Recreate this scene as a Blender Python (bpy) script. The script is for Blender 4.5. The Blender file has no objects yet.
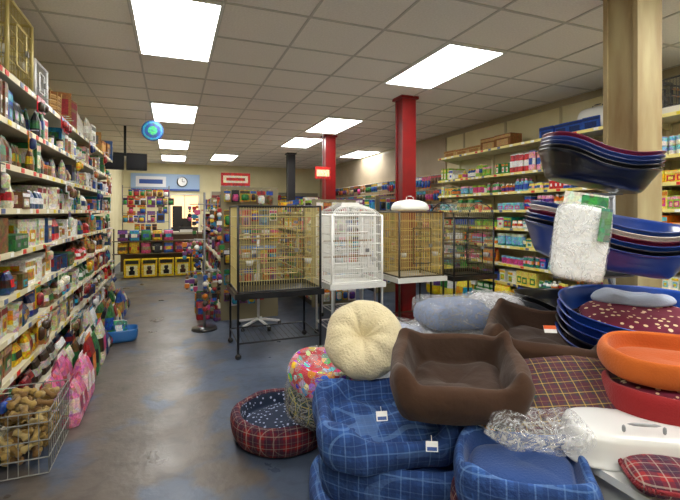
import bpy, bmesh, math, random
from mathutils import Vector, Matrix, noise

def L(h):
    h=h.lstrip('#'); r=[]
    for i in (0,2,4):
        c=int(h[i:i+2],16)/255
        r.append(c/12.92 if c<=0.04045 else ((c+0.055)/1.055)**2.4)
    return (r[0],r[1],r[2],1.0)

# ------------------------------------------------------------------ materials
def newmat(name):
    m=bpy.data.materials.new(name); m.use_nodes=True
    nt=m.node_tree; b=nt.nodes['Principled BSDF']
    return m,nt,b
def N(nt,t,**k):
    n=nt.nodes.new(t)
    for a,v in k.items(): setattr(n,a,v)
    return n
def mth(nt,op,a,b=None):
    n=nt.nodes.new('ShaderNodeMath'); n.operation=op
    for i,x in enumerate((a,b)):
        if x is None: continue
        if isinstance(x,(int,float)): n.inputs[i].default_value=x
        else: nt.links.new(x,n.inputs[i])
    return n.outputs[0]
def mixc(nt,fac,a,b,mode='MIX'):
    n=nt.nodes.new('ShaderNodeMix'); n.data_type='RGBA'; n.blend_type=mode
    if isinstance(fac,(int,float)): n.inputs[0].default_value=fac
    else: nt.links.new(fac,n.inputs[0])
    for i,x in ((6,a),(7,b)):
        if isinstance(x,tuple): n.inputs[i].default_value=x
        else: nt.links.new(x,n.inputs[i])
    return n.outputs[2]
def ramp(nt,src,stops,interp='LINEAR'):
    n=nt.nodes.new('ShaderNodeValToRGB'); cr=n.color_ramp; cr.interpolation=interp
    while len(cr.elements)<len(stops): cr.elements.new(0.5)
    for e,(p,c) in zip(cr.elements,stops): e.position=p; e.color=c
    nt.links.new(src,n.inputs[0]); return n.outputs[0]
def G(v): return (v,v,v,1)

def attr_mat(name,rough=.5,metal=0,printed=0,bump=0,bscale=200,coat=0,sheen=0):
    m,nt,b=newmat(name)
    a=N(nt,'ShaderNodeAttribute',attribute_name='Col')
    col=a.outputs['Color']
    tc=N(nt,'ShaderNodeTexCoord')
    if printed:
        vo=N(nt,'ShaderNodeTexVoronoi'); vo.inputs['Scale'].default_value=38
        nt.links.new(tc.outputs['Object'],vo.inputs['Vector'])
        col=mixc(nt,printed,col,vo.outputs['Color'],'OVERLAY')
        no=N(nt,'ShaderNodeTexNoise'); no.inputs['Scale'].default_value=90
        nt.links.new(tc.outputs['Object'],no.inputs['Vector'])
        f=ramp(nt,no.outputs['Fac'],[(0.35,G(.4)),(.62,G(1.25))])
        col=mixc(nt,.4,col,f,'MULTIPLY')
    nt.links.new(col,b.inputs['Base Color'])
    b.inputs['Roughness'].default_value=rough; b.inputs['Metallic'].default_value=metal
    if coat: b.inputs['Coat Weight'].default_value=coat
    if sheen: b.inputs['Sheen Weight'].default_value=sheen
    if bump:
        no=N(nt,'ShaderNodeTexNoise'); no.inputs['Scale'].default_value=bscale; no.inputs['Detail'].default_value=6
        nt.links.new(tc.outputs['Object'],no.inputs['Vector'])
        bp=N(nt,'ShaderNodeBump'); bp.inputs['Strength'].default_value=bump; bp.inputs['Distance'].default_value=.01
        nt.links.new(no.outputs['Fac'],bp.inputs['Height']); nt.links.new(bp.outputs[0],b.inputs['Normal'])
    return m
M_GOODS=attr_mat('printed_packaging',.38,printed=.5)
M_PAINT=attr_mat('painted_metal',.45,bump=.05,bscale=60)
M_WIRE=attr_mat('cage_wire',.4,metal=.1)
M_PLAST=attr_mat('moulded_plastic',.28,coat=.4)
M_FAB=attr_mat('soft_fabric',.95,bump=.35,bscale=120,sheen=.15)
M_SUEDE=attr_mat('suede_fabric',.9,bump=.9,bscale=14,sheen=.1)
M_FLEECE=attr_mat('fleece',1.0,bump=1.0,bscale=75,sheen=.3)
M_CARD=attr_mat('cardboard',.8,bump=.1,bscale=40,printed=.15)

def tartan(name,base,c2,c3,scale=9,rough=.95,k=1.0):
    m,nt,b=newmat(name)
    tc=N(nt,'ShaderNodeTexCoord'); sp=N(nt,'ShaderNodeSeparateXYZ')
    nt.links.new(tc.outputs['Object'],sp.inputs[0])
    col=base
    for i in range(3):
        f=mth(nt,'FRACT',mth(nt,'MULTIPLY',sp.outputs[i],scale))
        band=ramp(nt,f,[(0,G(0)),(.45,G(.5)),(.95,G(0))],'CONSTANT')
        col=mixc(nt,band,col,c2)
    for i in range(3):
        f=mth(nt,'FRACT',mth(nt,'ADD',mth(nt,'MULTIPLY',sp.outputs[i],scale),.3))
        line=ramp(nt,f,[(0,G(0)),(.46,G(.75*k)),(.52,G(0)),(.9,G(.35*k)),(.94,G(0))],'CONSTANT')
        col=mixc(nt,line,col,c3)
    nt.links.new(col,b.inputs['Base Color']); b.inputs['Roughness'].default_value=rough
    no=N(nt,'ShaderNodeTexNoise'); no.inputs['Scale'].default_value=45; no.inputs['Detail'].default_value=6
    nt.links.new(tc.outputs['Object'],no.inputs['Vector'])
    bp=N(nt,'ShaderNodeBump'); bp.inputs['Strength'].default_value=.6; bp.inputs['Distance'].default_value=.015
    nt.links.new(no.outputs['Fac'],bp.inputs['Height']); nt.links.new(bp.outputs[0],b.inputs['Normal'])
    return m
T_RED=tartan('red_tartan',L('#8a1c22'),L('#1d1a35'),L('#a89c90'),14,k=.7)
T_BLUE=tartan('blue_tartan',L('#2e5596'),L('#1c3568'),L('#6f93c8'),11,k=.5)
T_GREEN=tartan('green_tartan',L('#1f4a34'),L('#2a2440'),L('#c8b860'),16,k=.8)
T_MULTI=tartan('dark_check',L('#1f4a44'),L('#5a2236'),L('#c8a850'),15,k=.7)

def motif(name,base,spots,scale,thr=.28,multi=False):
    m,nt,b=newmat(name)
    tc=N(nt,'ShaderNodeTexCoord'); vo=N(nt,'ShaderNodeTexVoronoi'); vo.inputs['Scale'].default_value=scale
    nt.links.new(tc.outputs['Object'],vo.inputs['Vector'])
    f=ramp(nt,vo.outputs['Distance'],[(0,G(1)),(thr,G(0))],'CONSTANT')
    if multi:
        hs=N(nt,'ShaderNodeHueSaturation'); hs.inputs['Saturation'].default_value=1.35; hs.inputs['Value'].default_value=1.1
        nt.links.new(vo.outputs['Color'],hs.inputs['Color'])
        col=mixc(nt,f,base,hs.outputs[0])
    else: col=mixc(nt,f,base,spots)
    nt.links.new(col,b.inputs['Base Color']); b.inputs['Roughness'].default_value=.85
    return m
P_PAW=motif('paw_print_navy',L('#14243f'),L('#a3aed0'),36,.28)
P_MULTI=motif('balloon_print',L('#d23a4a'),L('#ffffff'),20,.55,True)
P_MAROON=motif('paw_print_maroon',L('#6b1230'),L('#e6c9a0'),26,.28)

def wrapmat():
    m,nt,b=newmat('clear_poly_wrap')
    b.inputs['Base Color'].default_value=G(.85); b.inputs['Roughness'].default_value=.12
    tc=N(nt,'ShaderNodeTexCoord'); no=N(nt,'ShaderNodeTexNoise'); no.inputs['Scale'].default_value=13; no.inputs['Detail'].default_value=5; no.inputs['Distortion'].default_value=1.5
    nt.links.new(tc.outputs['Object'],no.inputs['Vector'])
    a=ramp(nt,no.outputs['Fac'],[(.42,G(.05)),(.5,G(.4)),(.58,G(.06)),(.7,G(.5))])
    nt.links.new(a,b.inputs['Alpha'])
    bp=N(nt,'ShaderNodeBump'); bp.inputs['Strength'].default_value=.9; bp.inputs['Distance'].default_value=.03
    nt.links.new(no.outputs['Fac'],bp.inputs['Height']); nt.links.new(bp.outputs[0],b.inputs['Normal'])
    return m
M_WRAP=wrapmat()

def emis(name,col,s):
    m,nt,b=newmat(name); b.inputs['Base Color'].default_value=G(.8)
    b.inputs['Emission Color'].default_value=col; b.inputs['Emission Strength'].default_value=s
    return m
M_LAMP=emis('fluorescent_diffuser',(1.0,.99,.95,1),16.0)
M_GLOW=emis('lit_room_glow',L('#ffb840'),1.3)

def floor_mat():
    m,nt,b=newmat('painted_concrete')
    tc=N(nt,'ShaderNodeTexCoord'); o=tc.outputs['Object']
    def nz(s,d=5,dist=0):
        n=N(nt,'ShaderNodeTexNoise'); n.inputs['Scale'].default_value=s; n.inputs['Detail'].default_value=d; n.inputs['Distortion'].default_value=dist
        nt.links.new(o,n.inputs['Vector']); return n.outputs['Fac']
    base=mixc(nt,nz(1.3),L('#414d61'),L('#566276'))
    sp=N(nt,'ShaderNodeSeparateXYZ'); nt.links.new(o,sp.inputs[0])
    d=mth(nt,'ABSOLUTE',mth(nt,'ADD',sp.outputs[0],.25))
    w=mth(nt,'SUBTRACT',1.0,mth(nt,'MULTIPLY',d,1.1))
    w=mth(nt,'ADD',w,mth(nt,'MULTIPLY',mth(nt,'SUBTRACT',nz(2.3,10,.3),.5),3.4))
    wr=ramp(nt,w,[(.25,G(0)),(.6,G(.85))])
    worn=mixc(nt,nz(5,10),L('#4e4336'),L('#74685a'))
    col=mixc(nt,wr,base,worn)
    st=ramp(nt,nz(9,12,.5),[(.35,G(.65)),(.5,G(1))])
    col=mixc(nt,.7,col,st,'MULTIPLY')
    nt.links.new(col,b.inputs['Base Color'])
    r=ramp(nt,nz(3,6),[(.3,G(.27)),(.7,G(.45))]); nt.links.new(r,b.inputs['Roughness'])
    bp=N(nt,'ShaderNodeBump'); bp.inputs['Strength'].default_value=.2; bp.inputs['Distance'].default_value=.01
    nt.links.new(nz(22,8),bp.inputs['Height']); nt.links.new(bp.outputs[0],b.inputs['Normal'])
    return m
def noisy(name,c1,c2,scale,rough=.8,bump=.1,stretch=None):
    m,nt,b=newmat(name)
    tc=N(nt,'ShaderNodeTexCoord'); o=tc.outputs['Object']
    if stretch:
        mp=N(nt,'ShaderNodeMapping'); mp.inputs['Scale'].default_value=stretch; nt.links.new(o,mp.inputs[0]); o=mp.outputs[0]
    n=N(nt,'ShaderNodeTexNoise'); n.inputs['Scale'].default_value=scale; n.inputs['Detail'].default_value=8
    nt.links.new(o,n.inputs['Vector'])
    f=ramp(nt,n.outputs['Fac'],[(.35,G(0)),(.65,G(1))])
    nt.links.new(mixc(nt,f,c1,c2),b.inputs['Base Color']); b.inputs['Roughness'].default_value=rough
    bp=N(nt,'ShaderNodeBump'); bp.inputs['Strength'].default_value=bump; bp.inputs['Distance'].default_value=.01
    nt.links.new(n.outputs['Fac'],bp.inputs['Height']); nt.links.new(bp.outputs[0],b.inputs['Normal'])
    return m
M_FLOOR=floor_mat()
M_CEIL=noisy('ceiling_tile',L('#e8e3da'),L('#f2ede5'),60,.95,.2)
M_WALL=noisy('cream_wall',L('#d9cfa4'),L('#e2d9b2'),2,.8,.05)
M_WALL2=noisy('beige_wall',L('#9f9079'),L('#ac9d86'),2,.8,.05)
M_POST=noisy('weathered_post',L('#b3a57c'),L('#8a7048'),5,.75,.3,(1,1,.2))
M_RED=noisy('red_gloss_paint',L('#8c0c10'),L('#74080c'),3,.35,.05)
M_BLACK=noisy('black_paint',L('#15151a'),L('#202026'),3,.45,.05)

# ------------------------------------------------------------------ mesh builder
class MB:
    def __init__(s): s.v=[];s.f=[];s.c=[];s.m=[];s.s=[]; s.M=None
    def add(s,vs,fs,col,m=0,sm=False):
        b=len(s.v)
        if s.M is not None: vs=[s.M@Vector(p) for p in vs]
        s.v.extend([tuple(p) for p in vs])
        many=isinstance(col,list)
        for i,f in enumerate(fs):
            s.f.append([b+j for j in f]); s.c.append(col[i] if many else col); s.m.append(m); s.s.append(sm)
    def box(s,x0,x1,y0,y1,z0,z1,col,m=0):
        vs=[(x0,y0,z0),(x1,y0,z0),(x1,y1,z0),(x0,y1,z0),(x0,y0,z1),(x1,y0,z1),(x1,y1,z1),(x0,y1,z1)]
        s.add(vs,[(0,3,2,1),(4,5,6,7),(0,1,5,4),(1,2,6,5),(2,3,7,6),(3,0,4,7)],col,m)
    def wire(s,p,q,r,col,m=0,n=4):
        p=Vector(p);q=Vector(q);d=(q-p)
        if d.length<1e-6:return
        d.normalize(); u=d.orthogonal().normalized(); w=d.cross(u)
        vs=[]
        for c in (p,q):
            for i in range(n):
                a=2*math.pi*(i+.5)/n; vs.append(c+u*math.cos(a)*r+w*math.sin(a)*r)
        fs=[(i,(i+1)%n,n+(i+1)%n,n+i) for i in range(n)]+[tuple(range(n))[::-1],tuple(range(n,2*n))]
        s.add(vs,fs,col,m,n>6)
    def path(s,pts,r,col,m=0,n=4):
        for a,b in zip(pts,pts[1:]): s.wire(a,b,r,col,m,n)
    def stack(s,rings,cols,m=0,sm=False):
        n=len(rings[0]); vs=[p for r_ in rings for p in r_]; fs=[];cc=[]
        for k in range(len(rings)-1):
            for i in range(n):
                fs.append((k*n+i,k*n+(i+1)%n,(k+1)*n+(i+1)%n,(k+1)*n+i)); cc.append(cols[min(k,len(cols)-1)])
        fs.append(tuple(range(n))[::-1]); cc.append(cols[0])
        t=(len(rings)-1)*n; fs.append(tuple(range(t,t+n))); cc.append(cols[-1])
        s.add(vs,fs,cc,m,sm)
    def rings(s,cx,cy,cz,prof,cols,n=8,m=0,sm=True,rot=0.0):
        s.stack([[(cx+rx*math.cos(2*math.pi*(i+.5)/n+rot),cy+ry*math.sin(2*math.pi*(i+.5)/n+rot),cz+z) for i in range(n)] for rx,ry,z in prof],cols,m,sm)
    def loft(s,a,b,pw,prof,segs=48,zmod=None,col=(1,1,1,1),m=0,amp=0,freq=6,cols=None,seed=0,ms=None):
        vs=[];fs=[];cc=[];mm=[]
        for (sc,z) in prof:
            for i in range(segs):
                t=2*math.pi*i/segs; c=math.cos(t);d=math.sin(t)
                x=a*sc*math.copysign(abs(c)**(2/pw),c); y=b*sc*math.copysign(abs(d)**(2/pw),d)
                zz=z*(zmod(t,sc) if zmod else 1)
                if amp:
                    k=noise.noise_vector(Vector((x*freq+seed,y*freq,zz*freq)))
                    x+=k.x*amp;y+=k.y*amp;zz+=k.z*amp*(1 if z>0.01 or z<0 else 0)
                vs.append((x,y,zz))
        for k in range(len(prof)-1):
            for i in range(segs):
                fs.append((k*segs+i,k*segs+(i+1)%segs,(k+1)*segs+(i+1)%segs,(k+1)*segs+i))
                cc.append(cols[k] if cols else col); mm.append(ms[k] if ms else m)
        b0=len(s.f); s.add(vs,fs,cc,m,True)
        for i,x in enumerate(mm): s.m[b0+i]=x
    def obj(s,name,mats,loc=(0,0,0),rot=(0,0,0),sub=0,weld=0):
        me=bpy.data.meshes.new(name); me.from_pydata(s.v,[],s.f)
        for m in mats: me.materials.append(m)
        me.polygons.foreach_set('material_index',s.m); me.polygons.foreach_set('use_smooth',s.s)
        ca=me.color_attributes.new('Col','FLOAT_COLOR','CORNER')
        buf=[]
        for f,c in zip(s.f,s.c): buf.extend(list(c)*len(f))
        ca.data.foreach_set('color',buf)
        bm=bmesh.new(); bm.from_mesh(me)
        if weld: bmesh.ops.remove_doubles(bm,verts=bm.verts,dist=weld)
        bmesh.ops.recalc_face_normals(bm,faces=bm.faces); bm.to_mesh(me); bm.free()
        o=bpy.data.objects.new(name,me); bpy.context.scene.collection.objects.link(o)
        o.location=loc; o.rotation_euler=rot
        if sub:
            md=o.modifiers.new('sub','SUBSURF'); md.levels=sub; md.render_levels=sub
        return o
R=math.radians

# ------------------------------------------------------------------ room shell
XL,XR,YB,YF,H=-1.47,5.2,15.3,-2.6,3.1
def slab(name,x0,x1,y0,y1,z0,z1,mat,col=(1,1,1,1)):
    b=MB(); b.box(x0,x1,y0,y1,z0,z1,col); return b.obj(name,[mat])
slab('floor',XL-.1,XR+.1,YF-.1,YB+.1,-.1,0,M_FLOOR)
slab('ceiling',XL-.1,XR+.1,YF-.1,YB+.1,H,H+.1,M_CEIL)
slab('wall_left',XL-.1,XL,YF,YB,0,H,M_WALL)
slab('wall_right',XR,XR+.1,YF,YB,0,H,M_WALL)
slab('wall_back',XL,XR,YB,YB+.1,0,H,M_WALL)
slab('wall_front',XL,XR,YF-.1,YF,0,H,M_WALL)
b=MB()
for i in range(14): 
    y=YF+.6+i*1.1; b.box(XR-.015,XR,y-.02,y+.02,.0,H-.09,L('#b9b08c'))
b.box(XR-.03,XR,YF,YB,H-.09,H,L('#a79c80'))
b.obj('trim_1',[M_PAINT])
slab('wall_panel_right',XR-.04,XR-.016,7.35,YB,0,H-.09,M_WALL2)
b=MB(); c=L('#c5c1b8')
x=-.31-.68
while x<XR:
    if x>XL: b.box(x-.01,x+.01,YF,YB,H-.008,H,c)
    x+=.68
y=3.37-.68*9
while y<YB:
    if y>YF: b.box(XL,XR,y-.01,y+.01,H-.009,H,c)
    y+=.68
b.obj('trim_ceiling_grid',[M_PAINT])
lp=[(.03,4.05),(.03,7.45),(.03,10.85),(2.75,4.05),(2.75,7.45),(2.75,9.49),(4.79,10.85),(1.39,12.89),
    (.03,.65),(2.75,.65),(.03,-1.39),(2.75,-1.39),(4.11,2.69-.68*2),(.03,13.57)]
for i,(x,y) in enumerate(lp):
    b=MB(); w,l=.34,.68
    fc=L('#dcdcd8')
    for (x0,x1,y0,y1) in ((-w,w,-l,-l+.025),(-w,w,l-.025,l),(-w,-w+.025,-l+.025,l-.025),(w-.025,w,-l+.025,l-.025)):
        b.box(x0,x1,y0,y1,-.016,0,fc,0)
    b.box(-w+.025,w-.025,-l+.025,l-.025,-.011,-.001,fc,1)
    b.obj('ceiling_light_panel',[M_PAINT,M_LAMP],(x,y,H-.009))

def column(name,x,y,w,mat):
    b=MB(); h=w/2
    b.box(-h,h,-h,-h+.03,0,H,(1,1,1,1)); b.box(-h,h,h-.03,h,0,H,(1,1,1,1)); b.box(-h+.015,h-.015,-h+.03,h-.03,0,H,(1,1,1,1))
    b.box(-h-.03,h+.03,-h-.03,h+.03,0,.03,(1,1,1,1)); b.box(-h-.03,h+.03,-h-.03,h+.03,H-.04,H-.001,(1,1,1,1))
    return b.obj(name,[mat],(x,y,0))
column('red_steel_column',3.04,5.28,.21,M_RED)
column('red_steel_column',3.06,8.5,.22,M_RED)
column('black_steel_column',3.0,11.4,.2,M_BLACK)
column('wooden_post',3.05,2.1,.25,M_POST)

# ------------------------------------------------------------------ products
PAL=[ '#c8232c','#1f4fa8','#f2f0ea','#e8b21e','#2f8a3c','#e57f1c','#5a2d82','#18306a','#f5f5f5','#7a1f1f','#2aa3c9','#d9d2bf','#3a2a1c','#e2467c','#9cc43c','#101018','#e9e4d0','#b9772f']
PL=['#d9d2bf','#f2f0ea','#c9b48a','#6b4a2c','#c8232c','#1f4fa8','#2f6a3c','#b08a52','#18306a','#8a1f24','#f5f5f5','#3a2a1c','#2a93b9','#d3a11e','#8d8d86','#e9e4d0','#b7703a','#1a1a20','#3f7a4a','#7c5a3a','#24406a','#c9c4b4']
PR=['#e8c21e','#e57f1c','#2f8a3c','#f2f0ea','#f5f5f5','#1f4fa8','#c8232c','#9cc43c','#7fc0d8','#f0dc6a','#5a2d82','#d6e2c8','#d0488a','#e9e4d0','#187a70','#f3b0b8']
PY=['#f2cf1c','#f2cf1c','#e8b21e','#1f6b35','#f4e04a','#c8232c','#1f4fa8','#f2f0ea']
PT=['#a8232c','#c8a21e','#1f4fa8','#2f7a3c','#c2467c','#e2e0da','#6b4a2c','#c56f1c','#1a1a20','#2a83a9','#6a3a7a','#3a3028','#8a7a5a']
def pc(r,p): return L(r.choice(p))
def p_box(b,x,y,z,w,d,h,c1,c2,c3):
    b.box(x,x+w,y,y+d,z,z+h,c1)
    e=.002
    def q(u0,u1,v0,v1,c,k=1):
        b.add([(x+w*u0,y-e*k,z+h*v0),(x+w*u1,y-e*k,z+h*v0),(x+w*u1,y-e*k,z+h*v1),(x+w*u0,y-e*k,z+h*v1)],[(0,1,2,3)],c)
    q(.0,1,.72,.92,c2); q(.15,.85,.15,.6,c3); q(.3,.7,.25,.48,c2,2)
    b.add([(x-e,y+d*.1,z+h*.3),(x-e,y+d*.9,z+h*.3),(x-e,y+d*.9,z+h*.8),(x-e,y+d*.1,z+h*.8)],[(0,1,2,3)],c3)
def p_pouch(b,x,y,z,w,d,h,c1,c2,c3):
    cx,cy=x+w/2,y+d/2; hw=w*.48; hd=d*.5
    def ring(sw,sd,zz):
        a=hw*sw; e=max(hd*sd,.003)
        return [(cx+a,cy-e*.4,z+zz),(cx+a,cy+e*.4,z+zz),(cx+a*.7,cy+e,z+zz),(cx-a*.7,cy+e,z+zz),(cx-a,cy+e*.4,z+zz),(cx-a,cy-e*.4,z+zz),(cx-a*.7,cy-e,z+zz),(cx+a*.7,cy-e,z+zz)]
    b.stack([ring(.94,.8,0),ring(1,1,h*.1),ring(1,.95,h*.3),ring(.99,.85,h*.62),ring(.97,.4,h*.86),ring(.97,.05,h*.94),ring(.98,.05,h)],[c1,c1,c3,c1,c1,c2,c2],0,False)
    b.add([(cx-hw*.6,cy-hd-.003,z+h*.3),(cx+hw*.6,cy-hd-.003,z+h*.3),(cx+hw*.6,cy-hd*.86-.003,z+h*.62),(cx-hw*.6,cy-hd*.86-.003,z+h*.62)],[(0,1,2,3)],c2)
def p_bottle(b,x,y,z,w,d,h,c1,c2,c3):
    r=min(w,d)/2
    b.rings(x+w/2,y+r,z,[(r*.92,r*.92,0),(r,r,h*.04),(r,r,h*.16),(r,r,h*.55),(r,r,h*.66),(r*.4,r*.4,h*.8),(r*.4,r*.4,h*.83),(r*.45,r*.45,h*.84),(r*.42,r*.42,h)],[c1,c1,c2,c1,c1,c1,c3,c3],12,0,False)
def p_tub(b,x,y,z,w,d,h,c1,c2,c3):
    r=min(w,d)/2
    b.rings(x+w/2,y+r,z,[(r*.9,r*.9,0),(r*.92,r*.92,h*.15),(r*.95,r*.95,h*.8),(r,r,h*.8),(r,r,h*.97),(r*.95,r*.95,h)],[c1,c2,c3,c3,c3],14,0,False)
def p_cans(b,x,y,z,w,d,h,c1,c2,c3):
    r=w/2; n=max(1,int(h/.1))
    for k in range(n):
        b.rings(x+r,y+r,z+k*.1,[(r*.95,r*.95,0),(r,r,.006),(r,r,.05),(r,r,.09),(r*.95,r*.95,.096)],[L('#b8b8b8'),c1,c2,L('#b8b8b8')],10,0,False)
def p_hang(b,x,y,z,w,h,c1,c2,c3):
    b.box(x,x+w,y,y+.006,z-h,z,c1)
    b.add([(x,y-.002,z-h*.3),(x+w,y-.002,z-h*.3),(x+w,y-.002,z-.01),(x,y-.002,z-.01)],[(0,1,2,3)],c2)
    b.rings(x+w/2,y-.012,z-h*.9,[(w*.25,.008,0),(w*.42,.022,h*.08),(w*.42,.024,h*.45),(w*.3,.01,h*.55)],[c3,c3,c3],8)
    b.wire((x+w/2,y+.1,z+.008),(x+w/2,y-.05,z+.008),.003,L('#c0c0c0'))
def fill(b,x0,x1,yf,D,z,mh,r,pal,sizes=(.07,.16),full=.98,kinds=None,jit=4,over=0.0):
    x=x0+.005; base=b.M if b.M is not None else Matrix.Identity(4)
    kinds=kinds or ['box','box','box','pouch','pouch','bottle','tub','cans']
    while x<x1-.04:
        k=r.choice(kinds); w=r.uniform(*sizes); h=mh*r.uniform(.45,full)
        c1,c2,c3=pc(r,pal),pc(r,pal),pc(r,pal)
        if k in('bottle','cans'): w=min(w,.085)
        if k=='tub': w=min(w,.13)
        n=r.choice([1,2,2,3,4])
        for i in range(n):
            if x+w>x1: break
            d=min(D*.8,r.uniform(.1,.3)); y=yf+r.uniform(.01-over,.06)
            hh=h*r.uniform(.95,1.0)
            if r.random()<.04: x+=w*1.0; continue
            T=Matrix.Translation((x+w/2,y+.05,0)); b.M=base@T@Matrix.Rotation(R(r.uniform(-jit,jit)),4,'Z')@T.inverted()
            ww=w*(.97 if jit<6 else .92)
            if k=='box': p_box(b,x,y,z,ww,min(D-.08,d+.1),hh,c1,c2,c3)
            elif k=='pouch':
                p_pouch(b,x,y,z,ww,min(.09,w*.6),hh,c1,c2,c3)
                p_pouch(b,x,y+.1,z,ww,min(.09,w*.6),hh,c1,c2,c3)
            elif k=='bottle':
                p_bottle(b,x,y,z,ww,ww,hh,c1,c2,c3)
                p_bottle(b,x,y+w,z,ww,ww,hh,c1,c2,c3)
            elif k=='tub': p_tub(b,x,y,z,ww,ww,min(hh,w*1.6),c1,c2,c3)
            elif k=='cans':
                p_cans(b,x,y,z,ww,ww,hh,c1,c2,c3); p_cans(b,x,y+w,z,ww,ww,hh,c1,c2,c3)
            x+=w
        x+=r.uniform(.0,.02)
    b.M=base
def rack(b,Ln,D,levels,Ht,col,tag,back,step=1.0,plinth=.1):
    b.box(0,Ln,-.02,0,0,Ht,back)
    n=max(1,round(Ln/step))
    for i in range(n+1):
        x=i*Ln/n; x0=min(max(x-.02,0),Ln-.04)
        b.box(x0,x0+.04,-.05,-.02,0,Ht,col)
    b.box(0,Ln,-D+.03,-.02,0,plinth,L('#4b4438'))
    for z in levels:
        b.box(0.003,Ln-.003,-D,-.05,z-.022,z,col)
        b.box(0.003,Ln-.003,-D-.01,-D,z-.034,z+.004,tag)
        r=random.Random(int(z*100))
        x=.05
        while x<Ln-.1:
            b.box(x,x+.06,-D-.013,-D-.01,z-.03,z+.0,r.choice([L('#f5f5f0'),L('#f5f5f0'),L('#e8d21e'),L('#d83020'),L('#5a6a90')])); x+=r.uniform(.08,.3)
        for i in range(n+1):
            x=min(max(i*Ln/n,0.01),Ln-.012)
            b.add([(x,-.05,z-.022),(x,-D+.05,z-.022),(x,-.05,z-.1),(x+.006,-.05,z-.022),(x+.006,-D+.05,z-.022),(x+.006,-.05,z-.1)],[(0,1,2),(3,5,4),(0,3,4,1),(1,4,5,2),(2,5,3,0)],col)

# left wall shelving
LLn=9.2
LV=[.14,.44,.70,.96,1.24,1.52,1.80,2.08,2.38]
b=MB(); rack(b,LLn,.5,LV,2.42,L('#d3ccb4'),L('#ddd4b0'),L('#5d584c'))
b.obj('shop_shelving',[M_PAINT],(XL,-.9,0),(0,0,R(90)))
r=random.Random(5)
for li,z in enumerate(LV[:-1]):
    b=MB(); mh=LV[li+1]-z-.045
    kinds={0:['pouch','pouch','box'],1:['pouch','box','pouch'],2:['box','pouch'],3:['bottle','box','pouch','box'],4:['box','box','pouch'],5:['box','box','tub','pouch'],6:['bottle','box','box','pouch'],7:['box','box','tub','bottle','pouch']}[li]
    fill(b,0.02,LLn-.02,-.5,.45,z,mh,r,PL,(.08,.2) if li<5 else (.05,.15),.98,kinds,7,.03)
    b.obj(['pet_food_packets','pet_treat_packets','grooming_bottles','pet_accessory_boxes'][li%4],[M_GOODS],(XL,-.9,0),(0,0,R(90)))
b=MB(); r=random.Random(55)
for li,z in enumerate(LV):
    x=3.0
    while x<LLn-.2:
        w=r.uniform(.06,.12); c=(pc(r,PL),pc(r,PL),pc(r,PL))
        for k in range(r.choice([1,2,3])): p_hang(b,x,-.535,z-.01,w,r.uniform(.1,.18),*c); x+=w+.012
        x+=r.uniform(.5,2.0)
b.obj('hanging_pet_treats',[M_GOODS],(XL,-.9,0),(0,0,R(90)))
b=MB(); fill(b,5.9,LLn,-.5,.45,2.38,.36,r,['#b98a4e','#8b5a2b','#d8d2c2','#3a5a8a','#f2f0ea','#8a1f24','#6f6f6a'],(.12,.28),.98,['box','box','tub','pouch'],12,.04)
b.obj('carton_boxes',[M_CARD],(XL,-.9,0),(0,0,R(90)))
b=MB()
for k in range(8):
    a=k/8
    pts=[(.17*math.cos(R(t)),.17*math.sin(R(t)),.02+a*.2) for t in range(0,361,24)]
    b.path(pts,.014,L('#a8824a') if k%2 else L('#8a6434'),0,5)
for t in range(0,360,24): b.wire((.17*math.cos(R(t)),.17*math.sin(R(t)),0),(.18*math.cos(R(t)),.18*math.sin(R(t)),.24),.008,L('#94703c'),0,5)
b.rings(0,0,.0,[(.16,.16,0),(.16,.16,.02)],[L('#8a6434')],20)
b.obj('wicker_basket',[M_FAB],(XL+.3,4.78,2.385))

# right wall shelving
RV=[.14,.44,.72,.99,1.26,1.53,1.80,2.08,2.5]
LR=6.6
b=MB(); rack(b,LR,.5,RV,2.54,L('#e6dfc0'),L('#efe08a'),L('#cfc79f'))
b.obj('shop_shelving',[M_PAINT],(XR-.02,.3+LR,0),(0,0,R(-90)))
r=random.Random(9)
for li,z in enumerate(RV[:-1]):
    b=MB(); mh=(RV[li+1]-z-.05) if li<7 else .3
    fill(b,0.02,LR-.02,-.5,.45,z,mh,r,PR,(.06,.15),1.0,None,4,.02)
    b.obj(['small_animal_food_boxes','pet_care_boxes','aquarium_supplies'][li%3],[M_GOODS],(XR-.02,.3+LR,0),(0,0,R(-90)))
b=MB(); r=random.Random(3)
for x0,x1,pal in ((.1,1.9,['#a8763c','#b98a4e','#8b5a2b','#c9a46a']),(2.35,3.35,['#18306a','#1a1a20','#c8232c','#1f4fa8']),):
    fill(b,x0,x1,-.46,.42,2.5,.24,r,pal,(.22,.4),.95,['box'])
b.obj('storage_cartons',[M_CARD],(XR-.02,6.9,0),(0,0,R(-90)))

b=MB(); b.box(0,6.5,-.03,0,.1,2.3,L('#b59f7a'))
for i in range(14): b.box(i*.48,i*.48+.015,-.036,-.03,.1,2.3,L('#7c6a4c'))
b.obj('pegboard_panel',[M_PAINT],(XR-.045,13.6,0),(0,0,R(-90)))
r=random.Random(21); b=MB()
for row in range(7):
    x=.05
    while x<6.3:
        w=r.uniform(.06,.14); h=r.uniform(.16,.27)
        c=(pc(r,PT),pc(r,PT),pc(r,PT))
        for k in range(r.choice([1,2,3])):
            if x+w<6.4: p_hang(b,x,-.15,2.25-row*.3,w,h,*c)
            x+=w+.015
b.obj('hanging_pet_toys',[M_GOODS],(XR-.045,13.6,0),(0,0,R(-90)))

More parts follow.
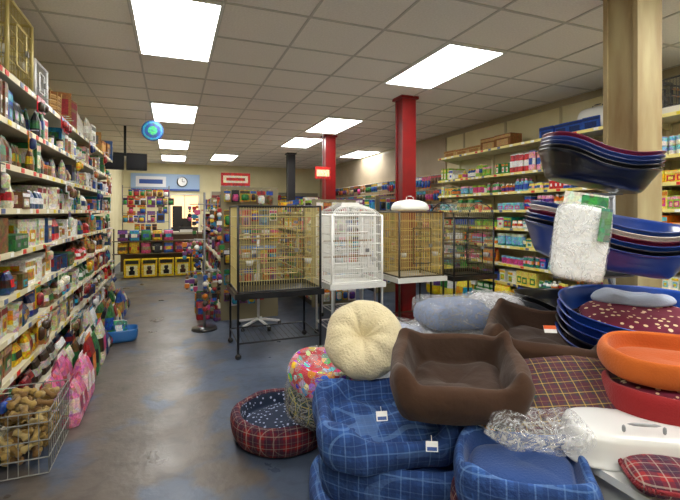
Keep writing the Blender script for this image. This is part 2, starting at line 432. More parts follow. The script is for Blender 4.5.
def island(x0,x1,y0,y1,lv,Ht,pal,seed,nm,dens=(.07,.16)):
    D=(x1-x0)/2; Ln=y1-y0
    b=MB(); g=MB(); r=random.Random(seed)
    for M in (Matrix.Translation(((x0+x1)/2,y1,0))@Matrix.Rotation(R(-90),4,'Z'), Matrix.Translation(((x0+x1)/2,y0,0))@Matrix.Rotation(R(90),4,'Z')):
        b.M=M; rack(b,Ln,D,lv,Ht,L('#b8b29c'),L('#b8a878'),L('#5a5548'))
        g.M=M
        for i,z in enumerate(lv):
            mh=(lv[i+1]-z-.06) if i+1<len(lv) else .26
            fill(g,.02,Ln-.02,-D,D-.05,z,mh,r,pal,dens)
    M=Matrix.Translation((x0,y0-.03,0)); b.M=M; b.box(0,x1-x0,0,.03,0,Ht,L('#8d8468'))
    g.M=M
    for row in range(int(Ht/.27)):
        x=.03
        while x<x1-x0-.12:
            w=r.uniform(.07,.13); p_hang(g,x,-.12,Ht-.05-row*.27,w,r.uniform(.15,.23),pc(r,pal),pc(r,pal),pc(r,pal)); x+=w+.015
    b.obj('gondola_shelving',[M_PAINT]); g.obj(nm,[M_GOODS])
island(.62,1.42,6.15,10.4,[.14,.5,.85,1.2,1.55],1.85,PT,31,'pet_toy_assortment')
island(2.05,2.8,6.5,11.6,[.14,.5,.85,1.2,1.5],1.7,PAL,32,'pet_food_assortment')
island(3.5,4.1,7.2,11.5,[.14,.5,.85,1.2,1.55],1.8,PT,33,'dog_accessory_assortment')

r=random.Random(77)
b=MB(); rack(b,3.9,.45,[.14,.5,.85,1.2,1.55,1.9],2.2,L('#d8d0b4'),L('#e2cf88'),L('#8a8470'))
b.obj('shop_shelving',[M_PAINT],(1.2,YB-.002,0))
b=MB()
for i,z in enumerate([.14,.5,.85,1.2,1.55,1.9]): fill(b,.02,3.88,-.45,.4,z,.28,r,PT,(.12,.26))
b.obj('bulk_pet_food',[M_GOODS],(1.2,YB-.002,0))

# ------------------------------------------------------------------ till area at end of aisle
b=MB()
wood=L('#5a4430')
b.box(-1.15,.75,0,.6,.08,.95,wood); b.box(-1.2,.8,-.04,.64,.95,1.0,L('#a9a08a')); b.box(-1.1,.7,.04,.56,0,.08,L('#2a241c'))
for i in range(5): b.box(-1.15+i*.475,-1.13+i*.475,-.012,0,.08,.95,L('#5b4228'))
b.obj('shop_counter',[M_PAINT],(0,11.4,0))
r=random.Random(8); b=MB()
for row in range(5):
    x=-1.1
    while x<-.1:
        w=r.uniform(.08,.14)
        if r.random()<.75: p_hang(b,x,-.1,2.05-row*.21,w,.17,pc(r,PT),pc(r,PT),pc(r,PT))
        x+=w+.02
b.wire((-1.12,0,1.0),(-1.12,0,2.15),.012,L('#777777')); b.wire((-.08,0,1.0),(-.08,0,2.15),.012,L('#777777'))
for row in range(6): b.wire((-1.12,0,2.1-row*.21),(-.08,0,2.1-row*.21),.006,L('#777777'))
b.obj('counter_display_rack',[M_GOODS],(0,11.55,0))
b=MB()
b.box(.15,.5,11.5,11.8,1.0,1.12,L('#2a2a2e')); b.box(.2,.45,11.62,11.66,1.12,1.34,L('#1c1c20')); b.box(.17,.48,11.48,11.52,1.0,1.06,L('#d0d0cc'))
b.obj('cash_register',[M_PLAST])
b=MB(); r=random.Random(4)
for i in range(5):
    x=-1.0+i*.36
    b.box(x,x+.33,-.25,-.03,.02,.42,L('#efc914'))
    b.box(x+.03,x+.3,-.252,-.25,.32,.4,L('#2a2a20')); b.box(x+.05,x+.28,-.252,-.25,.06,.29,L('#f7efb0'))
    b.rings(x+.165,-.253,.08,[(.06,.006,0),(.07,.006,.08),(.03,.006,.1),(.05,.006,.14),(.04,.006,.19)],[L('#4a2c18') if i%2 else L('#1a1a1a')],8)
b.obj('dog_food_sacks',[M_GOODS],(-.02,11.0,0))
b=MB()
for row in range(2):
    for i in range(7):
        if r.random()<.8: p_pouch(b,-1.2+i*.25,.0,.52+row*.3,.22,.12,.26,*[pc(r,PT) for _ in range(3)])
for z in (.5,.8): b.box(-1.3,.6,-.02,.16,z,z+.018,L('#6a5a48'))
for x in (-1.3,.57): b.box(x,x+.03,.13,.16,0,1.1,L('#6a5a48'))
b.obj('treat_bag_stand',[M_GOODS],(.0,11.18,0))

b=MB(); b.box(-1.25,.85,-.06,0,2.2,2.75,L('#9db8dc')); b.box(-1.25,.85,-.075,-.06,2.2,2.26,L('#2c4f9c')); b.box(-1.1,-.2,-.07,-.06,2.32,2.66,L('#e8e8ee')); b.box(-1.0,-.3,-.075,-.07,2.42,2.56,L('#2c4f9c'))
b.obj('blue_fascia_sign',[M_PAINT],(0,YB-.002,0))
b=MB(); fr=L('#e4dfd0')
b.box(-.1,-.04,-.05,0,0,2.1,fr);b.box(.8,.86,-.05,0,0,2.1,fr);b.box(-.04,.8,-.05,0,2.04,2.1,fr)
b.box(-.04,.8,-.02,0,0,1.0,L('#2a2320')); b.box(-.04,.8,-.012,0,1.0,2.04,(1,1,1,1),1); b.box(.36,.4,-.035,0,0,2.04,fr)
b.box(.0,.3,-.03,-.013,1.0,1.7,L('#1a1412')); b.box(.45,.6,-.03,-.013,1.0,1.35,L('#3a2418'))
b.obj('door_1',[M_PAINT,M_GLOW],(0,YB-.003,0))
b=MB(); b.M=Matrix.Rotation(R(90),4,'X')
b.rings(0,0,0,[(.17,.17,0),(.17,.17,.03),(.14,.14,.035)],[L('#222222'),L('#222222'),L('#f5f5f5')],24,0,False); b.box(-.008,.008,0,.11,.035,.04,L('#111111')); b.box(0,.08,-.008,.008,.035,.04,L('#111111'))
b.obj('clock',[M_PLAST],(.3,YB-.08,2.5))
b=MB(); r=random.Random(12)
for i in range(8):
    x=-1.35+(i%4)*.29; z=1.15+(i//4)*.5; b.box(x,x+.24,-.012,0,z,z+.38,pc(r,PT)); b.box(x+.03,x+.21,-.016,-.012,z+.08,z+.25,pc(r,PAL))
b.obj('posters',[M_GOODS],(0,YB-.002,0))

b=MB()
for s in (0,1):
    x=s*.38
    b.box(x-.17,x+.17,-.13,.0,-.15,.15,L('#0c0c10')); b.box(x-.11,x+.11,0,.14,-.1,.1,L('#101014')); b.box(x-.14,x+.14,-.136,-.13,-.11,.12,L('#15171c'))
b.box(.17,.21,-.02,.02,.15,.66,L('#161616')); b.box(-.1,.48,-.03,.03,.11,.15,L('#161616'))
b.obj('hanging_monitors',[M_CARD],(-1.0,8.75,2.42),(0,0,R(8)))
b=MB(); b.M=Matrix.Rotation(R(90),4,'X')
b.rings(0,0,-.012,[(.17,.17,0),(.17,.17,.012),(.15,.15,.014),(.12,.12,.016),(.07,.07,.018)],[L('#102a5c'),L('#102a5c'),L('#2a7aa0'),L('#1c3f80'),L('#2f9a6a')],24,0,False)
b.M=None; b.wire((-.1,0,.14),(-.1,0,.27),.003,L('#888888')); b.wire((.1,0,.14),(.1,0,.27),.003,L('#888888'))
b.obj('hanging_round_sign',[M_GOODS],(-.3,7.6,2.82))
b=MB(); b.box(-.2,.2,-.02,0,0,.18,L('#c81e24')); b.box(-.17,.17,-.024,-.02,.04,.14,L('#f2ead0')); b.box(-.13,.13,-.028,-.024,.07,.11,L('#c81e24'))
b.box(-.2,.2,-.02,0,-.02,0,L('#888888'))
b.obj('red_shelf_sign',[M_GOODS],(.83,6.2,1.87))
b=MB(); b.box(-.16,.16,-.02,0,0,.24,L('#b8241c')); b.box(-.13,.13,-.025,-.02,.05,.18,L('#e8d8b0')); b.wire((0,-.01,.24),(0,-.01,.95),.004,L('#777777'))
b.obj('hanging_price_sign',[M_GOODS],(2.75,8.0,2.15))

# ------------------------------------------------------------------ cages
def cage(name,w,d,z0,z1,loc,rot=0,sp=.03,wc='#b8a468',fc='#141416',top='flat',tray='#141416',wr=.0022,legs=True,skirt=0):
    b=MB(); W=L(wc);F=L(fc);T=L(tray)
    for x in (0,w):
        for y in (0,d):
            b.wire((x,y,.05 if legs else z0),(x,y,z1),.013,F,0,8)
            if legs:
                b.M=Matrix.Translation((x,y,.03))@Matrix.Rotation(R(90),4,'X'); b.rings(0,0,-.012,[(.03,.03,0),(.03,.03,.024)],[L('#111111')],10,1); b.M=None
    def rail(z,rr=.01):
        b.path([(0,0,z),(w,0,z),(w,d,z),(0,d,z),(0,0,z)],rr,F,0,6)
    rail(z1);rail(z0)
    if legs:
        rail(.16,.008)
        for i in range(1,int(w/.06)): b.wire((i*.06,0,.16),(i*.06,d,.16),.003,F)
    b.box(-.02,w+.02,-.02,d+.02,z0-.07,z0-.045,T,1)
    for q in ((-.035,w+.035,-.035,-.02),(-.035,w+.035,d+.02,d+.035),(-.035,-.02,-.02,d+.02),(w+.02,w+.035,-.02,d+.02)):
        b.box(q[0],q[1],q[2],q[3],z0-.07-skirt,z0-.01,T,1)
    n=int(w/sp)
    for i in range(1,n):
        x=i*w/n; b.wire((x,0,z0),(x,0,z1),wr,W,0,3); b.wire((x,d,z0),(x,d,z1),wr,W,0,3)
        if top=='flat': b.wire((x,0,z1),(x,d,z1),wr,W,0,3)
    n=int(d/sp)
    for i in range(1,n):
        y=i*d/n; b.wire((0,y,z0),(0,y,z1),wr,W,0,3); b.wire((w,y,z0),(w,y,z1),wr,W,0,3)
    k=int((z1-z0)/.12)
    for i in range(1,k+1):
        z=z0+(z1-z0)*i/(k+1); b.path([(0,0,z),(w,0,z),(w,d,z),(0,d,z),(0,0,z)],.0035,W,0,4)
    dx0,dx1,dz0,dz1=w*.3,w*.7,z0+(z1-z0)*.2,z0+(z1-z0)*.75
    b.path([(dx0,-.008,dz0),(dx1,-.008,dz0),(dx1,-.008,dz1),(dx0,-.008,dz1),(dx0,-.008,dz0)],.006,F if fc!='#141416' else W,0,6)
    b.box(dx1-.03,dx1+.01,-.025,-.008,(dz0+dz1)/2-.02,(dz0+dz1)/2+.02,L('#888888'),1)
    for z in (z0+(z1-z0)*.35,z0+(z1-z0)*.6): b.wire((0,d*.5,z),(w,d*.5,z),.011,L('#9a7448'),1,8)
    for x in (w*.14,w*.86): b.rings(x,.05,z0+(z1-z0)*.3,[(.03,.03,0),(.042,.042,.05)],[L('#d8d8d8')],10,1)
    if top=='arch':
        for i in range(0,int(w/sp)+1):
            x=i*w/int(w/sp); pts=[(x,d/2-d/2*math.cos(R(a)),z1+.2*math.sin(R(a))) for a in range(0,181,15)]
            b.path(pts,wr if 0<i<int(w/sp) else .009,W if 0<i<int(w/sp) else F,0,4)
        b.wire((0,d/2,z1+.2),(w,d/2,z1+.2),.006,F)
    if top=='dome':
        for i in range(0,int(w/sp)+1):
            x=i*w/int(w/sp); xm=w/2+(x-w/2)*.45
            for yy in (0,d): b.path([(x,yy,z1),(x*.6+xm*.4,d/2+(yy-d/2)*.75,z1+.07),(xm,d/2+(yy-d/2)*.4,z1+.11)],wr,W,0,3)
        b.box(w*.28,w*.72,d*.3,d*.7,z1+.105,z1+.13,F,1)
    return b.obj(name,[M_WIRE,M_PLAST],loc,(0,0,rot))
cage('parrot_cage',.88,.62,.68,1.56,(.62,4.44,0),wc='#c4b478',sp=.026,wr=.003)
cage('bird_cage',.62,.56,.70,1.46,(1.66,4.5,0),wc='#f6f6f2',fc='#f6f6f2',tray='#f4f4f0',top='dome',wr=.0036,sp=.026)
cage('parrot_cage',.62,.54,.72,1.5,(2.52,4.52,0),wc='#dcc278',fc='#3a3020',tray='#e4e4de',top='flat',wr=.0036,sp=.024)
cage('parrot_cage',.62,.52,.7,1.42,(3.3,4.52,0),wc='#8a815e',fc='#121214',tray='#121214',top='arch',wr=.003)
cage('bird_cage',.6,.5,.75,1.5,(2.0,5.35,0),wc='#f2f2ee',fc='#f2f2ee',tray='#efefe8',top='dome',wr=.003)
cage('small_wire_cage',.55,.36,2.45,2.98,(XL+.42,3.55,0),R(90),wc='#c9b978',fc='#c9b978',tray='#3a3a34',legs=False,wr=.003)
cage('small_wire_cage',.36,.34,2.45,2.75,(XL+.42,4.18,0),R(90),wc='#d8d8d8',fc='#d8d8d8',tray='#2a4f8a',legs=False,wr=.003)
cage('small_wire_cage',.42,.36,2.575,2.86,(XR-.48,2.65,0),0,wc='#6a6a68',fc='#555555',tray='#d8d0b8',legs=False,wr=.003)
cage('small_wire_cage',.42,.36,2.575,2.92,(XR-.48,3.1,0),0,wc='#6a6a68',fc='#555555',tray='#d8d0b8',legs=False,wr=.003)

b=MB(); b.loft(.24,.2,3,[(0,0),(.95,0),(1,.02),(.9,.1),(.55,.14),(0,.15)],32,col=L('#eeeeea')); b.path([(-.06,0,.14),(-.04,0,.19),(.04,0,.19),(.06,0,.14)],.008,L('#c0c0bc'),0,6)
b.obj('white_cage_hood',[M_PLAST],(2.84,4.82,1.512),(0,0,0),1)
b=MB(); b.loft(.26,.22,4,[(0,0),(.88,0),(.95,.02),(1,.26),(1.04,.27),(1,.29),(.93,.4),(.6,.46),(0,.47)],40,col=L('#e9ecef')); b.path([(-.08,0,.45),(-.05,0,.5),(.05,0,.5),(.08,0,.45)],.01,L('#9a9ca0'),0,6)
b.box(-.12,.12,-.235,-.2,.04,.24,L('#3a5a8a'))
b.obj('hooded_litter_box',[M_PLAST],(2.75,3.95,0.0),(0,0,R(-15)))

b=MB()
b.loft(.22,.15,4,[(0,0),(.9,0),(.98,.03),(1,.12),(.98,.135),(1,.15),(.94,.25),(.7,.29),(0,.3)],32,col=L('#e6e6e2'))
b.path([(-.08,0,.28),(-.06,0,.33),(.06,0,.33),(.08,0,.28)],.01,L('#555555'),0,6)
b.obj('pet_carrier',[M_PLAST],(XR-.3,3.8,2.5),(0,0,R(90)),1)

b=MB()
for k in range(5):
    a=2*math.pi*k/5; b.path([(0,0,.1),(.28*math.cos(a),.28*math.sin(a),.05)],.018,L('#e8e8e8'),0,6)
    b.rings(.28*math.cos(a),.28*math.sin(a),0,[(.025,.025,0),(.025,.025,.05)],[L('#222222')],8)
b.wire((0,0,.08),(0,0,1.2),.018,L('#d8d8d8'),0,8); b.wire((-.25,0,1.2),(.25,0,1.2),.014,L('#8a6a40'),0,8)
b.rings(0,0,1.0,[(.05,.05,0),(.22,.22,.02),(.23,.23,.05)],[L('#3a6fb0')],20)
b.obj('parrot_play_stand',[M_PLAST],(1.05,5.65,0))
b=MB(); r=random.Random(15)
b.wire((0,0,0.02),(0,0,1.75),.015,L('#888888'),0,8); b.rings(0,0,0,[(.16,.16,0),(.15,.15,.03)],[L('#333333')],16)
for k in range(26):
    a=r.uniform(0,6.28); z=r.choice([.75,1.15,1.6]); q=r.uniform(.12,.26); x,y=q*math.cos(a),q*math.sin(a)
    b.wire((0,0,z),(x,y,z),.005,L('#999999'))
    zz=z
    for j in range(r.randint(4,9)):
        rr=r.uniform(.012,.034); c=pc(r,PT); zz-=rr*1.9
        if zz<.06: break
        if r.random()<.5: b.rings(x,y,zz-rr,[(rr*.4,rr*.4,0),(rr,rr,rr*.6),(rr,rr,rr*1.3),(rr*.4,rr*.4,rr*1.9)],[c],8)
        else: b.box(x-rr,x+rr,y-rr*.7,y+rr*.7,zz-rr,zz+rr*.7,c)
b.obj('bird_toy_rack',[M_PLAST],(.38,5.75,0))
b=MB(); r=random.Random(16)
for k in range(14):
    x,y=r.uniform(0,.25),r.uniform(0,.7); p_pouch(b,x,y,0,.12,.1,r.uniform(.15,.35),pc(r,PT),pc(r,PT),pc(r,PT))
b.obj('floor_toy_bags',[M_GOODS],(.3,6.1,0))

# ------------------------------------------------------------------ pet beds in the foreground
def mkbed(name,a,bb,pw,h,wall,loc,rot,mats,cols=('#ffffff','#ffffff'),cus=.07,amp=.008,dip=0,seed=0,corner=0,segs=64,dipang=-90,flare=0,freq=7):
    b=MB(); wi=1-wall
    prof=[(0,0),(.5,0),(.86,0),(.95,h*.1),(1.02+flare*.4,h*.45),(1.02+flare,h*.82),(1+flare-wall*.3,h),(1+flare-wall*.75,h*.95),(wi+flare*.4,h*.62),(wi-.04,cus),(wi-.1,cus+.014),(wi*.55,cus+.028),(wi*.2,cus+.022),(0.02,cus+.016),(0,cus+.016)]
    def zm(t,s):
        f=1.0
        if s>wi-.02:
            if corner: f+=corner*(abs(math.sin(2*t))**2-.4)
            if dip:
                dd=(t-R(dipang)+math.pi)%(2*math.pi)-math.pi; f-=dip*math.exp(-(dd/.5)**2)
        return f
    ms=[0,0,0,0,0,0,0,1,1,1,1,1,1,1]
    b.loft(a,bb,pw,prof,segs,zm,col=L('#ffffff'),amp=amp,freq=freq,seed=seed,ms=ms)
    for i in range(len(b.f)): b.c[i]=L(cols[b.m[i]])
    return b.obj(name,mats,loc,rot,2,.0005)
mkbed('round_pet_bed',.335,.335,2,.2,.24,(.69,2.84,.0),(0,0,0),[T_RED,P_PAW],cus=.1,seed=3,amp=.014)
b=MB()
def cushprof(t): return [(0,-t),(.5,-t),(.82,-t*.9),(.97,-t*.45),(1,0),(.97,t*.45),(.82,t*.9),(.5,t),(0,t)]
b.loft(.21,.21,2,[(s,z+.085) for s,z in cushprof(.09)],40,col=L('#ffffff'),m=0,amp=.01,freq=9)
b.loft(.21,.21,2,[(s,z+.27) for s,z in [(0,-.1),(.6,-.1),(.9,-.08),(1,-.03),(1,.04),(.93,.09),(.8,.1),(.68,.06),(.4,.03),(0,.03)]],40,col=L('#ffffff'),m=1,amp=.012,freq=9,seed=4)
o=b.obj('packed_round_cushions',[T_GREEN,P_MULTI],(.86,2.63,.21),(R(10),R(4),0),1,.0005)
b=MB(); b.loft(.222,.222,2,[(0,-.004),(.9,-.004),(1,.05),(1,.16),(1.02,.27),(.95,.37),(.6,.39),(0,.395)],40,col=L('#ffffff'),amp=.015,freq=14)
w=b.obj('wrap',[M_WRAP],(0,0,0),(0,0,0),1,.0005); w.parent=o

b=MB(); t=.085
def zm(a,s): return 1+.05*math.sin(9*a)
b.loft(.235,.235,2,[(0,t*.35),(.08,t*.45),(.25,t*.95),(.5,t*1.2),(.78,t*1.0),(.94,t*.5),(1,0),(.94,-t*.5),(.78,-t*.9),(.4,-t),(0,-t)],72,zm,col=L('#eadcb4'),amp=.022,freq=10)
b.obj('fleece_round_cushion',[M_FLEECE],(1.04,2.28,.765),(R(56),R(-8),R(-25)),2,.0005)

# blue plaid beds pile
BL=('#ffffff','#25457f')
mkbed('rectangular_pet_bed',.38,.31,4,.22,.24,(1.0,1.9,.0),(0,0,R(-8)),[T_BLUE,M_FAB],BL,cus=.17,corner=.12,seed=11,amp=.03)
mkbed('rectangular_pet_bed',.38,.31,4,.23,.24,(1.05,1.88,.18),(R(1),R(1),R(-32)),[T_BLUE,M_FAB],BL,cus=.17,corner=.12,seed=12,amp=.032)
mkbed('rectangular_pet_bed',.36,.3,4,.2,.24,(1.0,1.9,.385),(R(3),R(-2),R(-14)),[T_BLUE,T_BLUE],BL,cus=.09,corner=.2,seed=13,amp=.036,dip=.3)
# second pile next to it
for i,(z,a) in enumerate(((0,-30),(.19,-20),(.38,-38))):
    mkbed('rectangular_pet_bed',.25,.2,4,.21,.24,(1.24,1.27,z),(0,0,R(a)),[T_BLUE if i!=1 else T_RED,M_FAB],BL,cus=.16,corner=.12,seed=51+i,amp=.02)
for nm,p,ro in (('price_tag',(.86,1.70,.6),(R(60),0,R(-15))),('price_tag',(1.0,1.52,.53),(R(75),0,R(-25)))):
    b=MB(); b.box(-.025,.025,-.02,.02,0,.002,L('#f5f5f5')); b.box(-.02,.02,-.016,-.002,.002,.003,L('#3a5aa0')); b.wire((0,.018,0),(0,.04,-.01),.0015,L('#dddddd')); b.obj(nm,[M_PAINT],p,ro)

# brown beds
BR=('#432a19','#352012')
mkbed('brown_pet_bed',.285,.25,7,.23,.26,(1.25,1.68,.625),(R(8),R(-2),R(-34)),[M_SUEDE,M_SUEDE],BR,cus=.07,corner=.2,amp=.04,dip=.1,seed=21,dipang=-100,flare=.06,freq=9)
mkbed('brown_pet_bed',.3,.26,7,.21,.26,(2.0,1.88,.68),(R(8),R(2),R(-46)),[M_SUEDE,M_SUEDE],BR,cus=.07,corner=.2,amp=.04,dip=.1,seed=33,flare=.06,freq=9)
b=MB(); b.box(-.03,.03,-.02,.02,0,.002,L('#e8e8e8')); b.box(-.03,.03,.0,.02,.002,.003,L('#e0601c')); b.obj('price_tag',[M_PAINT],(1.80,1.66,.90),(R(50),0,R(-30)))

def table(x0,x1,y0,y1,z):
    b=MB(); c=L('#dcdcd8'); k=L('#b4b5b4')
    b.box(x0,x1,y0,y1,z-.03,z,c)
    b.box(x0+.03,x1-.03,y0+.03,y1-.03,.06,z-.03,k); b.box(x0+.06,x1-.06,y0+.06,y1-.06,0,.06,L('#444444'))
    n=4
    for i in range(n+1):
        x=x0+.03+(x1-x0-.1)*i/n; b.box(x,x+.04,y0+.02,y0+.03,.06,z-.03,c)
    b.obj('display_plinth',[M_PLAST])
table(1.47,2.85,.8,1.28,.55)
table(1.5,2.85,1.3,2.75,.55)
def flat_cushion(name,a,bb,t,loc,rot,mats,cols,pip=None,pw=5,seed=0):
    b=MB(); b.loft(a,bb,pw,cushprof(t),48,col=L(cols),amp=.012,freq=8,seed=seed)
    if pip:
        pts=[]
        for i in range(49):
            q=2*math.pi*i/48;c=math.cos(q);s=math.sin(q)
            pts.append((a*1.005*math.copysign(abs(c)**(2/pw),c),bb*1.005*math.copysign(abs(s)**(2/pw),s),0))
        b.path(pts,.009,L(pip),1,6)
    return b.obj(name,mats,loc,rot,1,.0005)
flat_cushion('flat_pet_cushion',.32,.28,.045,(1.97,1.88,.6),(0,0,R(-50)),[P_PAW,M_FAB],'#ffffff','#1f4fa8')
flat_cushion('checked_pet_cushion',.39,.23,.06,(1.66,1.5,.65),(R(22),R(-8),R(-30)),[T_MULTI,M_FAB],'#ffffff','#e08a20',pw=3,seed=2)
flat_cushion('tartan_pet_cushion',.15,.1,.035,(1.6,.95,.592),(0,0,R(-35)),[T_RED,M_FAB],'#ffffff','#7a1420',seed=5)
def tray_prof(h,t=.012): return [(0,0),(.55,0),(.76,0),(.81,.012),(.92,h*.6),(.97,h*.94),(1.0,h),(1.035,h+.003),(1.03,h-.006),(.985,h-.012),(.93,h*.55+t),(.8,t+.006),(.74,t),(.5,t),(0,t)]
b=MB(); h=.12
b.loft(.25,.15,4,[(0,h),(.6,h),(.86,h*.98),(.93,h*.85),(.98,.02),(1.06,.012),(1.06,0),(1.0,0)],48,col=L('#dcdcda'))
b.path([(-.07,-.1,h),(-.07,-.1,h+.035),(.07,-.1,h+.035),(.07,-.1,h)],.009,L('#8a8d92'),0,6)
b.obj('litter_tray',[M_PLAST],(1.69,1.17,.55),(0,0,R(-30)),1,.0005)
b=MB(); b.loft(.2,.14,3,[(0,-.03),(.6,-.03),(.95,0),(1,.03),(.8,.07),(.4,.08),(0,.085)],48,col=L('#ffffff'),amp=.06,freq=10)
b.obj('plastic_packaging',[M_WRAP],(1.32,1.27,.64),(0,0,R(-30)),2,.0005)

for i,(x,y,z,a,c) in enumerate([(1.78,2.5,.55,.26,'#a8acb8'),(1.80,2.48,.72,.24,'#7f8fb0'),(2.25,2.55,.55,.2,'#a8b4cc'),(2.22,2.52,.72,.19,'#cfcfd4')]):
    b=MB(); b.loft(a,.2,5,[(0,0),(.8,0),(1,.03),(1,.12),(.88,.16),(0,.165)],48,col=L(c),amp=.035,freq=11,seed=i)
    o=b.obj('wrapped_bedding',[M_FAB],(x,y,z),(0,0,R(-20+i*7)),1,.0005)
    b=MB(); b.loft(a*1.06,.22,5,[(0,-.002),(.8,-.002),(1,.03),(1.02,.12),(.92,.18),(0,.195)],64,col=L('#ffffff'),amp=.05,freq=18,seed=i+5)
    w=b.obj('wrap',[M_WRAP],(0,0,0),(0,0,0),1,.0005); w.parent=o
b=MB(); b.loft(.2,.3,4,[(0,0),(.8,0),(1,.1),(1,.42),(.85,.54),(0,.56)],40,col=L('#c5cad4'),amp=.02,freq=7)
o=b.obj('wrapped_bedding',[M_FAB],(1.25,2.62,0),(0,0,R(10)),1,.0005)
b=MB(); b.loft(.24,.24,4,[(0,0),(.8,0),(1,.05),(1,.12),(.85,.17),(0,.19)],40,col=L('#a3abc0'),amp=.02,freq=7,seed=9)
o=b.obj('wrapped_bedding',[M_FAB],(1.33,2.58,.56),(0,0,R(20)),1,.0005)
b=MB(); b.loft(.255,.255,4,[(0,-.002),(.8,-.002),(1,.05),(1.02,.13),(.9,.19),(0,.205)],48,col=L('#ffffff'),amp=.04,freq=16)
w=b.obj('wrap',[M_WRAP],(0,0,0),(0,0,0),1,.0005); w.parent=o

def baskets(name,a,bb,h,cols,loc,rot,step=.028,dip=.45,dipang=-90,pw=2.6):
    b=MB()
    def zm(t,s):
        dd=(t-R(dipang)+math.pi)%(2*math.pi)-math.pi
        return 1-(dip*math.exp(-(dd/.55)**2) if s>.85 else 0)
    for i,c in enumerate(cols):
        n0=len(b.v); k=1-.006*i
        b.loft(a*k,bb*k,pw,tray_prof(h),64,zm,col=L(c))
        for j in range(n0,len(b.v)): v=b.v[j]; b.v[j]=(v[0],v[1],v[2]+i*step)
    return b.obj(name,[M_PLAST],loc,rot,1,.0003)
baskets('plastic_dog_baskets',.32,.25,.16,['#111116','#17171c','#1b2f6a','#2a3f86','#7a2040'],(2.34,1.86,1.655),(R(3),R(12),R(-24)),step=.024,dip=.35)
baskets('plastic_dog_baskets',.42,.31,.18,['#203a8a','#17171c','#1d3f94','#6a1830','#e8e4e4','#22408c'],(2.25,1.74,1.2),(R(4),R(10),R(-26)),step=.024,dip=.35)
b=MB(); g=L('#8d9096')
b.wire((0,0,0),(0,0,1.75),.02,g,0,10)
b.box(-.2,.2,-.2,.2,0,.02,g)
for z,e in ((1.60,(-.38,-.16)),(1.14,(-.46,-.28))):
    b.wire((0,0,z),(e[0],e[1],z),.014,g,0,8); b.wire((0,0,z-.15),(e[0]*.6,e[1]*.6,z),.01,g,0,8)
    b.box(e[0]-.12,e[0]+.12,e[1]-.1,e[1]+.1,z,z+.01,g)
b.obj('basket_display_stand',[M_WIRE],(2.74,2.02,0))
b=MB(); b.loft(.125,.03,4,[(0,0),(.9,0),(1,.02),(1,.33),(.95,.36),(0,.37)],40,col=L('#eceef0'),amp=.01,freq=12)
o=b.obj('packaged_blanket',[M_FAB],(1.83,1.54,1.17),(R(-6),R(9),R(-34)),1,.0005)
b=MB(); b.loft(.13,.035,4,[(0,-.01),(.9,-.01),(1,.02),(1.02,.33),(.95,.37),(0,.38)],40,col=L('#ffffff'),amp=.008,freq=16)
w=b.obj('wrap',[M_WRAP],(0,0,0),(0,0,0),1,.0005); w.parent=o
b=MB(); b.box(-.1,.1,-.002,.0,.36,.43,L('#dfe4d8')); b.box(-.02,.1,-.004,-.002,.36,.42,L('#3a8a4a')); b.box(.06,.11,-.045,-.043,.2,.36,L('#5f8f72'))
w=b.obj('header_card',[M_GOODS]); w.parent=o

baskets('plastic_dog_baskets',.26,.2,.16,['#141418']*5+['#50545c','#141418'],(2.54,2.32,.55),(0,0,R(-20)),step=.035)
baskets('plastic_dog_baskets',.40,.34,.17,['#17171c','#203a8a','#17171c','#203a8a','#2448a8','#2450b0'],(2.44,1.66,.6),(R(9),0,R(-35)),step=.045,dip=.15)
flat_cushion('paw_print_cushion',.30,.24,.045,(2.43,1.63,.905),(R(9),0,R(-35)),[P_MAROON,M_FAB],'#ffffff','#3a0c18',pw=2.4)
b=MB(); b.loft(.22,.09,3,cushprof(.03),40,col=L('#aab4c8'),amp=.03,freq=9)
b.obj('folded_liner',[M_FAB],(2.54,1.74,.99),(R(9),0,R(-45)),1,.0005)
mkbed('oval_pet_bed',.28,.22,2.3,.22,.2,(2.02,1.2,.55),(0,0,R(-35)),[M_FAB,P_MAROON],('#8e1418','#ffffff'),cus=.19,seed=41,amp=.012)
mkbed('oval_pet_bed',.26,.2,2.3,.12,.17,(2.03,1.25,.79),(R(7),0,R(-35)),[M_FAB,M_FAB],('#c8621a','#b85212'),cus=.04,seed=42,amp=.012)

# ------------------------------------------------------------------ left floor clutter
b=MB(); r=random.Random(6); g=L('#8c8c88')
w_,d_,h_=.5,.34,.36
for z in (0.01,.1,.2,.3,.36): b.path([(0,0,z),(w_,0,z),(w_,d_,z),(0,d_,z),(0,0,z)],.004,g)
for i in range(11):
    x=i*w_/10; b.wire((x,0,0.01),(x,0,h_),.0025,g); b.wire((x,d_,0.01),(x,d_,h_),.0025,g)
for i in range(8):
    y=i*d_/7; b.wire((0,y,0.01),(0,y,h_),.0025,g); b.wire((w_,y,0.01),(w_,y,h_),.0025,g)
for k in range(110):
    c=L(r.choice(['#a78a4c','#8a6d38','#b9a26a','#7a5a30'])); b.M=Matrix.Translation((r.uniform(.06,w_-.06),r.uniform(.06,d_-.06),r.uniform(.05,.38)))@Matrix.Rotation(r.uniform(0,3),4,'Z')@Matrix.Rotation(R(90+r.uniform(-25,25)),4,'X')
    b.rings(0,0,-.05,[(.01,.01,0),(.024,.024,.012),(.015,.015,.035),(.015,.015,.065),(.024,.024,.088),(.01,.01,.1)],[c],8,1)
b.M=None
b.obj('basket_of_dog_bones',[M_WIRE,M_FAB],(-.66,2.9,0),(0,0,R(90)))
b=MB(); r=random.Random(7)
for k in range(8):
    p_pouch(b,(k%4)*.16,(k//4)*.14,0,.155,.13,r.uniform(.28,.42),L(r.choice(['#c96a90','#d88aa8','#a83050','#e8b8c8'])),L(r.choice(['#f0e0e4','#a02050'])),L(r.choice(['#e8d0d0','#9a4a50'])))
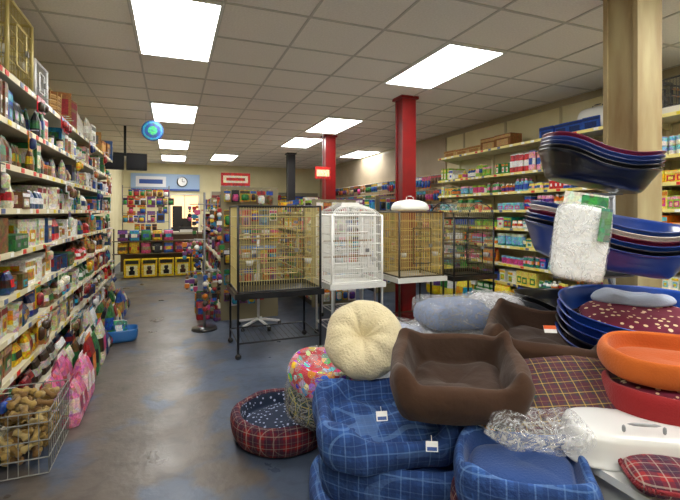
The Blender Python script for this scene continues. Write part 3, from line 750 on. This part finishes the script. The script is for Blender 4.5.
b.obj('pink_treat_sacks',[M_GOODS],(-.6,3.45,0),(0,0,R(90)))
b=MB(); r=random.Random(17)
for k in range(36):
    y=(k//3)*.3; x=(k%3)*.1
    p_pouch(b,y+r.uniform(0,.06),-.3+x,0,r.uniform(.14,.28),.11,r.uniform(.14,.45),pc(r,PL),pc(r,PAL),pc(r,PL))
b.obj('floor_pet_food_bags',[M_GOODS],(-.93,4.1,0),(0,0,R(90)))
b=MB(); b.loft(.17,.14,4,[(0,0),(.9,0),(1,.04),(1.03,.14),(1,.15),(.95,.14),(.9,.04),(0,.03)],32,col=L('#2d6fb5'))
b.obj('blue_plastic_crate',[M_PLAST],(-.55,5.6,.0),(0,0,R(5)),1,.0005)
b=MB(); r=random.Random(18)
for k in range(5): b.M=Matrix.Translation((r.uniform(-.06,.06),r.uniform(-.05,.05),.05+k*.015)); p_pouch(b,-.06,-.04,0,.12,.08,.14,L('#3a8a6a'),L('#e8e8e8'),L('#2d6fb5'))
b.obj('crate_contents',[M_GOODS],(-.55,5.6,0))
b=MB(); r=random.Random(19)
for k in range(10):
    p_pouch(b,k*.45,-.2,0,r.uniform(.3,.42),.2,r.uniform(.3,.6),pc(r,PY),pc(r,PAL),pc(r,PAL))
b.obj('large_feed_sacks',[M_GOODS],(XR-.56,7.0,0),(0,0,R(-90)))

# ------------------------------------------------------------------ camera / world
cam=bpy.data.cameras.new('camera'); co=bpy.data.objects.new('camera',cam); bpy.context.scene.collection.objects.link(co)
co.location=(0,0,1.5); co.rotation_euler=(R(90),0,-math.atan2(.363,.932))
cam.sensor_fit='HORIZONTAL'; cam.sensor_width=36; cam.lens=430/680*36
cam.shift_y=-38/680; cam.clip_start=.05
bpy.context.scene.camera=co
w=bpy.data.worlds.new('world'); bpy.context.scene.world=w; w.use_nodes=True
w.node_tree.nodes['Background'].inputs[0].default_value=(.7,.8,1,1); w.node_tree.nodes['Background'].inputs[1].default_value=.3
bpy.context.scene.view_settings.view_transform='Standard'
bpy.context.scene.view_settings.exposure=0.0
